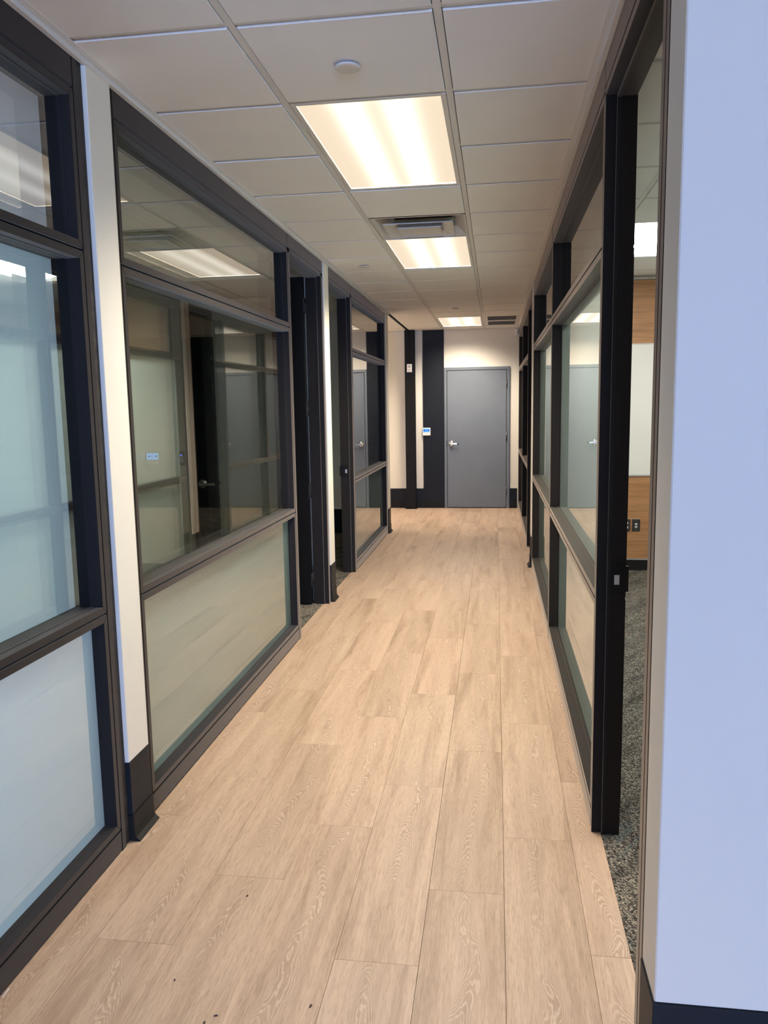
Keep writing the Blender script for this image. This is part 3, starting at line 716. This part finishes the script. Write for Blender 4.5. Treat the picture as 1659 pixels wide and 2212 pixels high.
def basket_light(x0, x1, y0, y1, label):
    cx, cyy = (x0 + x1) / 2, (y0 + y1) / 2
    t = empty('ceiling_light', (cx, cyy, CEIL), label, 'light', 'basket lights in the lit right office')
    a, b, c, d = x0 + .014, x1 - .014, y0 + .014, y1 - .014
    mb = MB(); n = 10       # curved pan: two scooped wings either side of the lens
    MB().box(a, b, c, d, CEIL + .085, CEIL + .10).build('housing', 'fixture', t)
    pan = MB(); z0 = CEIL + .002
    for s in (-1, 1):
        xe = a if s < 0 else b
        xi = cx + s * .160
        pts = [(xe + (xi - xe) * k / n, z0 + .075 * math.sin(math.pi / 2 * k / n)) for k in range(n + 1)]
        ring0 = [(x, c, z) for x, z in pts] + [(x, c, z + .004) for x, z in reversed(pts)]
        ring1 = [(x, d, z) for x, z in pts] + [(x, d, z + .004) for x, z in reversed(pts)]
        pan.loft([ring0, ring1])
    pan.box(a, b, c - .002, c + .002, z0, CEIL + .085).box(a, b, d - .002, d + .002, z0, CEIL + .085)
    pan.build('pan', 'fixture', t)
    ln = MB(); m_ = 14
    sec = lambda y, k: [(cx + .160 * math.cos(math.pi * i / m_), y, CEIL + .075 - (.082 * k) * math.sin(math.pi * i / m_)) for i in range(m_ + 1)]
    rings = []
    for q in range(7): aq = math.pi / 2 * q / 6; rings.append(sec(c + .02 + .17 * (1 - math.cos(aq)), max(.02, math.sin(aq))))
    for q in range(7): aq = math.pi / 2 * (1 - q / 6); rings.append(sec(d - .02 - .17 * (1 - math.cos(aq)), max(.02, math.sin(aq))))
    ln.loft(rings, True, True, True); ln.build('diffuser', 'lens_white', t)
    return t
m4 = 2.866 + 4 * G
basket_light(0.80, 0.80 + G, m4, m4 + 2 * G, 'white basket lamp with rounded glowing diffuser seen through the right doorway')
basket_light(0.80 + 3 * G, 0.80 + 4 * G, m4, m4 + 2 * G, 'unseen basket lamp added deeper in the right office to light it')  # this lamp and the next two are added to light the room
basket_light(0.80, 0.80 + G, 2.866, 2.866 + 2 * G, 'unseen basket lamp added just inside the right office to light it')
basket_light(0.80 + 3 * G, 0.80 + 4 * G, 2.866, 2.866 + 2 * G, 'unseen basket lamp added in the near inner corner of the right office to light it')

def sprinkler(x, y, label):
    t = empty('sprinkler_cover', (x, y, CEIL), label, 'sprinkler cover', 'round sprinkler covers in the ceiling')
    MB().turn((x, y, CEIL - .0005), (0, 0, -1), [(.041, .006), (.0425, .008), (.0425, .0105), (.040, .012), (.030, .0128)], 28).build('cover_plate', 'fixture', t)
    MB().turn((x, y, CEIL + .002), (0, 0, -1), [(.034, -.012), (.034, .009)], 20).build('escutcheon', 'greyplastic', t)
sprinkler(-0.487, 2.712, 'round white sprinkler cover in the tile before the nearest lamp')
sprinkler(-1.046, 6.39, 'round white sprinkler cover in the left row of tiles beyond the first door')
sprinkler(-0.467, 9.37, 'small round sprinkler cover just before the farthest lamp')

# square cone air diffuser
vx0, vx1, vy0, vy1 = XL + .014, XRR - .014, yk(4) + .014, yk(5) - .014
vcx, vcy = (vx0 + vx1) / 2, (vy0 + vy1) / 2
dif = empty('air_diffuser', (vcx, vcy, CEIL), 'square stepped-cone air diffuser between two ceiling lamps', 'air vent')
def sq(h, z): return [(vcx - h, vcy - h, z), (vcx + h, vcy - h, z), (vcx + h, vcy + h, z), (vcx - h, vcy + h, z)]
hw = (vx1 - vx0) / 2
def shellring(pts, name, m='fixture'):
    """Folded sheet-metal ring: square section lofted through (half-width, height)."""
    mb = MB(); th = .0015
    mb.loft([sq(h, z) for h, z in pts] + [sq(h - th, z + th) for h, z in reversed(pts)] + [sq(*pts[0])], False, False)
    return mb.build(name, m, dif)
shellring([(hw, CEIL + .002), (hw - .012, CEIL + .001), (hw - .03, CEIL + .012), (hw - .07, CEIL + .05), (hw - .10, CEIL + .095)], 'outer_pan', 'diffuser')
shellring([(.214, CEIL - .022), (.214, CEIL - .016), (.190, CEIL - .009), (.140, CEIL + .004)], 'middle_cone', 'diffuser')
shellring([(.134, CEIL - .031), (.134, CEIL - .025), (.100, CEIL - .018), (.030, CEIL - .012), (.002, CEIL - .012)], 'inner_cone', 'diffuser')
MB().turn((vcx, vcy, CEIL + .11), (0, 0, 1), [(.19, 0), (.19, .10)], 24).build('neck', 'plenum', dif)
MB().box(vx0, vx1, vy0, vy1, CEIL + .10, CEIL + .108).build('back_pan', 'plenum', dif)
for s in (-1, 1):
    MB().bar((vcx + s * .10, vcy, CEIL - .012), (vcx + s * .215, vcy, CEIL + .05), .012, .004).build('strut', 'fixture', dif)

# two return grilles
def return_grille(x0, x1, y0, y1, label):
    t = empty('return_grille', ((x0 + x1) / 2, (y0 + y1) / 2, CEIL), label, 'air vent', 'return grilles by the end wall')
    a, b, c, d = x0 + .014, x1 - .014, y0 + .014, y1 - .014; w = .045; z0, z1 = CEIL + .001, CEIL + .012
    MB().box(a, a + w, c, d, z0, z1).box(b - w, b, c, d, z0, z1).box(a + w, b - w, c, c + w, z0, z1).box(a + w, b - w, d - w, d, z0, z1).build('frame', 'fixture', t, bevel=.002)
    core = MB()
    k = 20
    for i in range(k):
        y = c + w + (d - c - 2 * w) * (i + .5) / k
        core.box(a + w, b - w, y - .003, y + .003, CEIL + .003, CEIL + .012)
    core.build('louvre', 'grille', t)['kind'] = 'stuff'
    MB().box(a + w, b - w, c + w, d - w, CEIL + .013, CEIL + .02).build('backing', 'grille', t)
return_grille(XRR, 0.318, yk(13), yk(14), 'grey louvred return grille, first of two beside the farthest lamp')
return_grille(XRR, 0.318, yk(14), yk(15), 'grey louvred return grille, second of two, nearest the end wall')

# ------------------------------------------------------------------ end-wall things
col = empty('steel_column', (-1.276, 11.84, 0), 'black steel column standing in front of the cream end wall', 'column')
MB().box(-1.350, -1.200, 11.800, 11.812, 0, CEIL).box(-1.350, -1.200, 11.892, 11.904, 0, CEIL).box(-1.283, -1.267, 11.812, 11.892, 0, CEIL).build('shaft', 'black', col, bevel=.002)
MB().box(-1.362, -1.188, 11.785, 11.914, 0, .008).build('base_plate', 'black', col)
det = empty('gas_detector', (-1.277, 11.79, 2.115), 'small white detector fed by a conduit on the black column', 'detector')
MB().box(-1.314, -1.240, 11.764, 11.789, 2.058, 2.176).build('body', 'plastic', det, bevel=.006, seg=2)
MB().box(-1.324, -1.230, 11.789, 11.799, 2.048, 2.180).build('back_box', 'darkplastic', det)
vents = MB()
for i in range(4): vents.box(-1.293, -1.263, 11.7625, 11.764, 2.128 + .006 * i, 2.131 + .006 * i)
vents.build('sounder_slots', 'ink', det)
mb = MB()
for x in (-1.300, -1.282, -1.262): mb.box(x - .006, x + .006, 11.7625, 11.764, 2.086, 2.092)
mb.build('button', 'ink', det)
MB().box(-1.290, -1.268, 11.7625, 11.764, 2.066, 2.069).build('marking', 'ink', det)
MB().box(-1.281, -1.275, 11.7625, 11.764, 2.160, 2.166).build('indicator', 'ink', det)
cd = MB().turn((-1.279, 11.792, 2.18), (0, 0, 1), [(.008, 0), (.008, CEIL - 2.18)], 12).build('conduit', 'black', det)
for zz in (2.25, 2.6):
    MB().box(-1.295, -1.263, 11.789, 11.799, zz - .008, zz + .008).build('conduit_clamp', 'black', det)

def thermostat(x, y, z, label):
    """Front faces -y; x, z = centre of the body."""
    t = empty('thermostat', (x, y, z), label, 'thermostat', 'square white thermostats')
    MB().box(x - .060, x + .060, y - .022, y, z - .058, z + .058).build('body', 'plastic', t, bevel=.007, seg=3)
    MB().box(x - .048, x + .048, y - .0232, y - .021, z - .006, z + .045).build('screen', 'screen', t)
    for dx in (-.030, .032): MB().turn((x + dx, y - .0232, z + .020), (0, -1, 0), [(.0085, 0), (.0085, .0005)], 16).build('icon', 'ink', t)
    mk = MB()
    for i, wv in enumerate((.012, .016, .010)): mk.box(x - .012, x - .012 + wv, y - .0237, y - .0231, z + .012 + i * .009, z + .0145 + i * .009)
    mk.build('reading', 'ink', t)
    MB().turn((x + .034, y - .0215, z - .034), (0, -1, 0), [(.0045, 0), (.0045, .001)], 14).build('indicator', 'led_white', t)
    MB().box(x - .010, x + .010, y - .021, y - .012, z + .0575, z + .060).build('sensor_tab', 'greyplastic', t)
    return t
thermostat(-1.042, FAR - .014, 1.168, 'white thermostat with blue screen on the dark painted strip beside the grey door')
thermostat(-2.775, 6.09, 1.166, 'white thermostat with blue screen on the dark office wall, seen through glass')
sw = empty('light_switch', (-2.533, 6.09, 1.166), 'dark switch plate with a blue pilot light on the office wall', 'switch')
MB().box(-2.560, -2.506, 6.082, 6.09, 1.108, 1.224).build('plate', 'greyplastic', sw, bevel=.003)
MB().box(-2.547, -2.519, 6.078, 6.082, 1.132, 1.200).build('rocker', 'plastic', sw, bevel=.002)
MB().turn((-2.535, 6.0785, 1.193), (0, -1, 0), [(.006, 0), (.006, .002)], 14).build('pilot_light', 'led_blue', sw)

ms = empty('motion_sensor', (0.296, FAR, 2.61), 'small white corner motion sensor high beside the end wall', 'sensor')
MB().box(0.276, 0.318, FAR - .045, FAR, 2.572, 2.650).build('body', 'plastic', ms, bevel=.008, seg=3)
MB().box(0.283, 0.311, FAR - .0465, FAR - .044, 2.580, 2.606).build('lens_window', 'whiteboard', ms)

# outlets on the veneer wall
ol = empty('power_outlet', (1.205, 7.445, .427), 'black outlet plate with two white sockets on the veneer wall', 'outlet')
MB().box(1.170, 1.240, 7.439, 7.445, .370, .484).build('plate', 'darkplastic', ol, bevel=.002)
for z in (.447, .407):
    s = MB().loft([[(1.205 + .0165 * math.cos(a) * (1 if abs(math.cos(a)) < .92 else .95), 7.4375 + k, z + max(-.0135, min(.0135, .0165 * math.sin(a)))) for a in [2 * math.pi * i / 20 for i in range(20)]] for k in (0.0, .002)]).build('socket', 'plastic', ol)
    MB().box(1.198, 1.2005, 7.4368, 7.4376, z - .001, z + .008).box(1.2095, 1.212, 7.4368, 7.4376, z - .001, z + .008).box(1.203, 1.207, 7.4368, 7.4376, z - .009, z - .005).build('socket_slot', 'ink', s)
MB().box(1.170, 1.240, 7.4385, 7.445, .4842, .4862).build('top_edge', 'alu', ol)
dp = empty('data_outlet', (1.292, 7.445, .427), 'black data plate with two small ports right of the sockets', 'outlet')
MB().box(1.257, 1.327, 7.439, 7.445, .370, .484).build('plate', 'darkplastic', dp, bevel=.002)
for z, s_ in ((.440, 1), (.412, -1)):
    pj = MB().box(1.281, 1.303, 7.437, 7.439, z - .009, z + .009).build('port', 'plastic', dp)
    MB().box(1.286, 1.298, 7.4362, 7.4372, z - .001 + s_ * .004, z + .005 + s_ * .004).build('port_opening', 'ink', pj)
for z in (.474, .380): MB().turn((1.292, 7.439, z), (0, -1, 0), [(.003, 0), (.002, .001)], 10).build('screw', 'alu', dp)
MB().box(1.257, 1.327, 7.4385, 7.445, .4842, .4862).build('top_edge', 'alu', dp)

# ------------------------------------------------------------------ litter on the floor
def chip(x, y, l, w, a, label):
    o = MB().loft([[(-l, -w, 0), (l * .8, -w * 1.1, 0), (l, w * .7, 0), (-l * .7, w, 0)], [(-l * .9, -w * .8, .003), (l * .7, -w * .9, .002), (l * .8, w * .5, .004), (-l * .6, w * .8, .003)]]).build('wood_chip', 'chip')
    place(o, Matrix.Translation((x, y, .0002)) @ Matrix.Rotation(a, 4, 'Z'))
    tag(o, label, 'debris', 'dark specks of debris on the floor')
CHIPS = [(466, 2195), (671, 2174), (534, 1936), (441, 2210), (377, 2118)]
def on_floor(px, py):
    v = rt * ((px - IMG_W / 2) / F_PX) + dn * ((py - IMG_H / 2) / F_PX) + fw
    t = -CAM_Z / v.z; return v.x * t, v.y * t
for (px, py), lab, sz in zip(CHIPS, ('dark straight splinter on the oak planks near the bottom edge', 'dark leaf-shaped flake on the oak planks, largest of the specks', 'dark speck on the wood grain farther up the left planks', 'dark crumb cut by the lower picture edge', 'tiny dark dot on the planks near the left glazing'), ((.006, .0012), (.006, .002), (.005, .002), (.004, .002), (.003, .002))):
    x, y = on_floor(px, py); chip(x, y, sz[0], sz[1], 0.2 if sz[1] < .0015 else 1.3, lab)
x, y = on_floor(14, 2150)
o = MB().bar((-.012, 0, .002), (.012, .004, .010), .003, .001).build('plastic_shred', 'shred'); place(o, Matrix.Translation((x, y, 0)) @ Matrix.Rotation(1.2, 4, 'Z'))
tag(o, 'white plastic shred on the floor beside the nearest left base panel', 'debris')
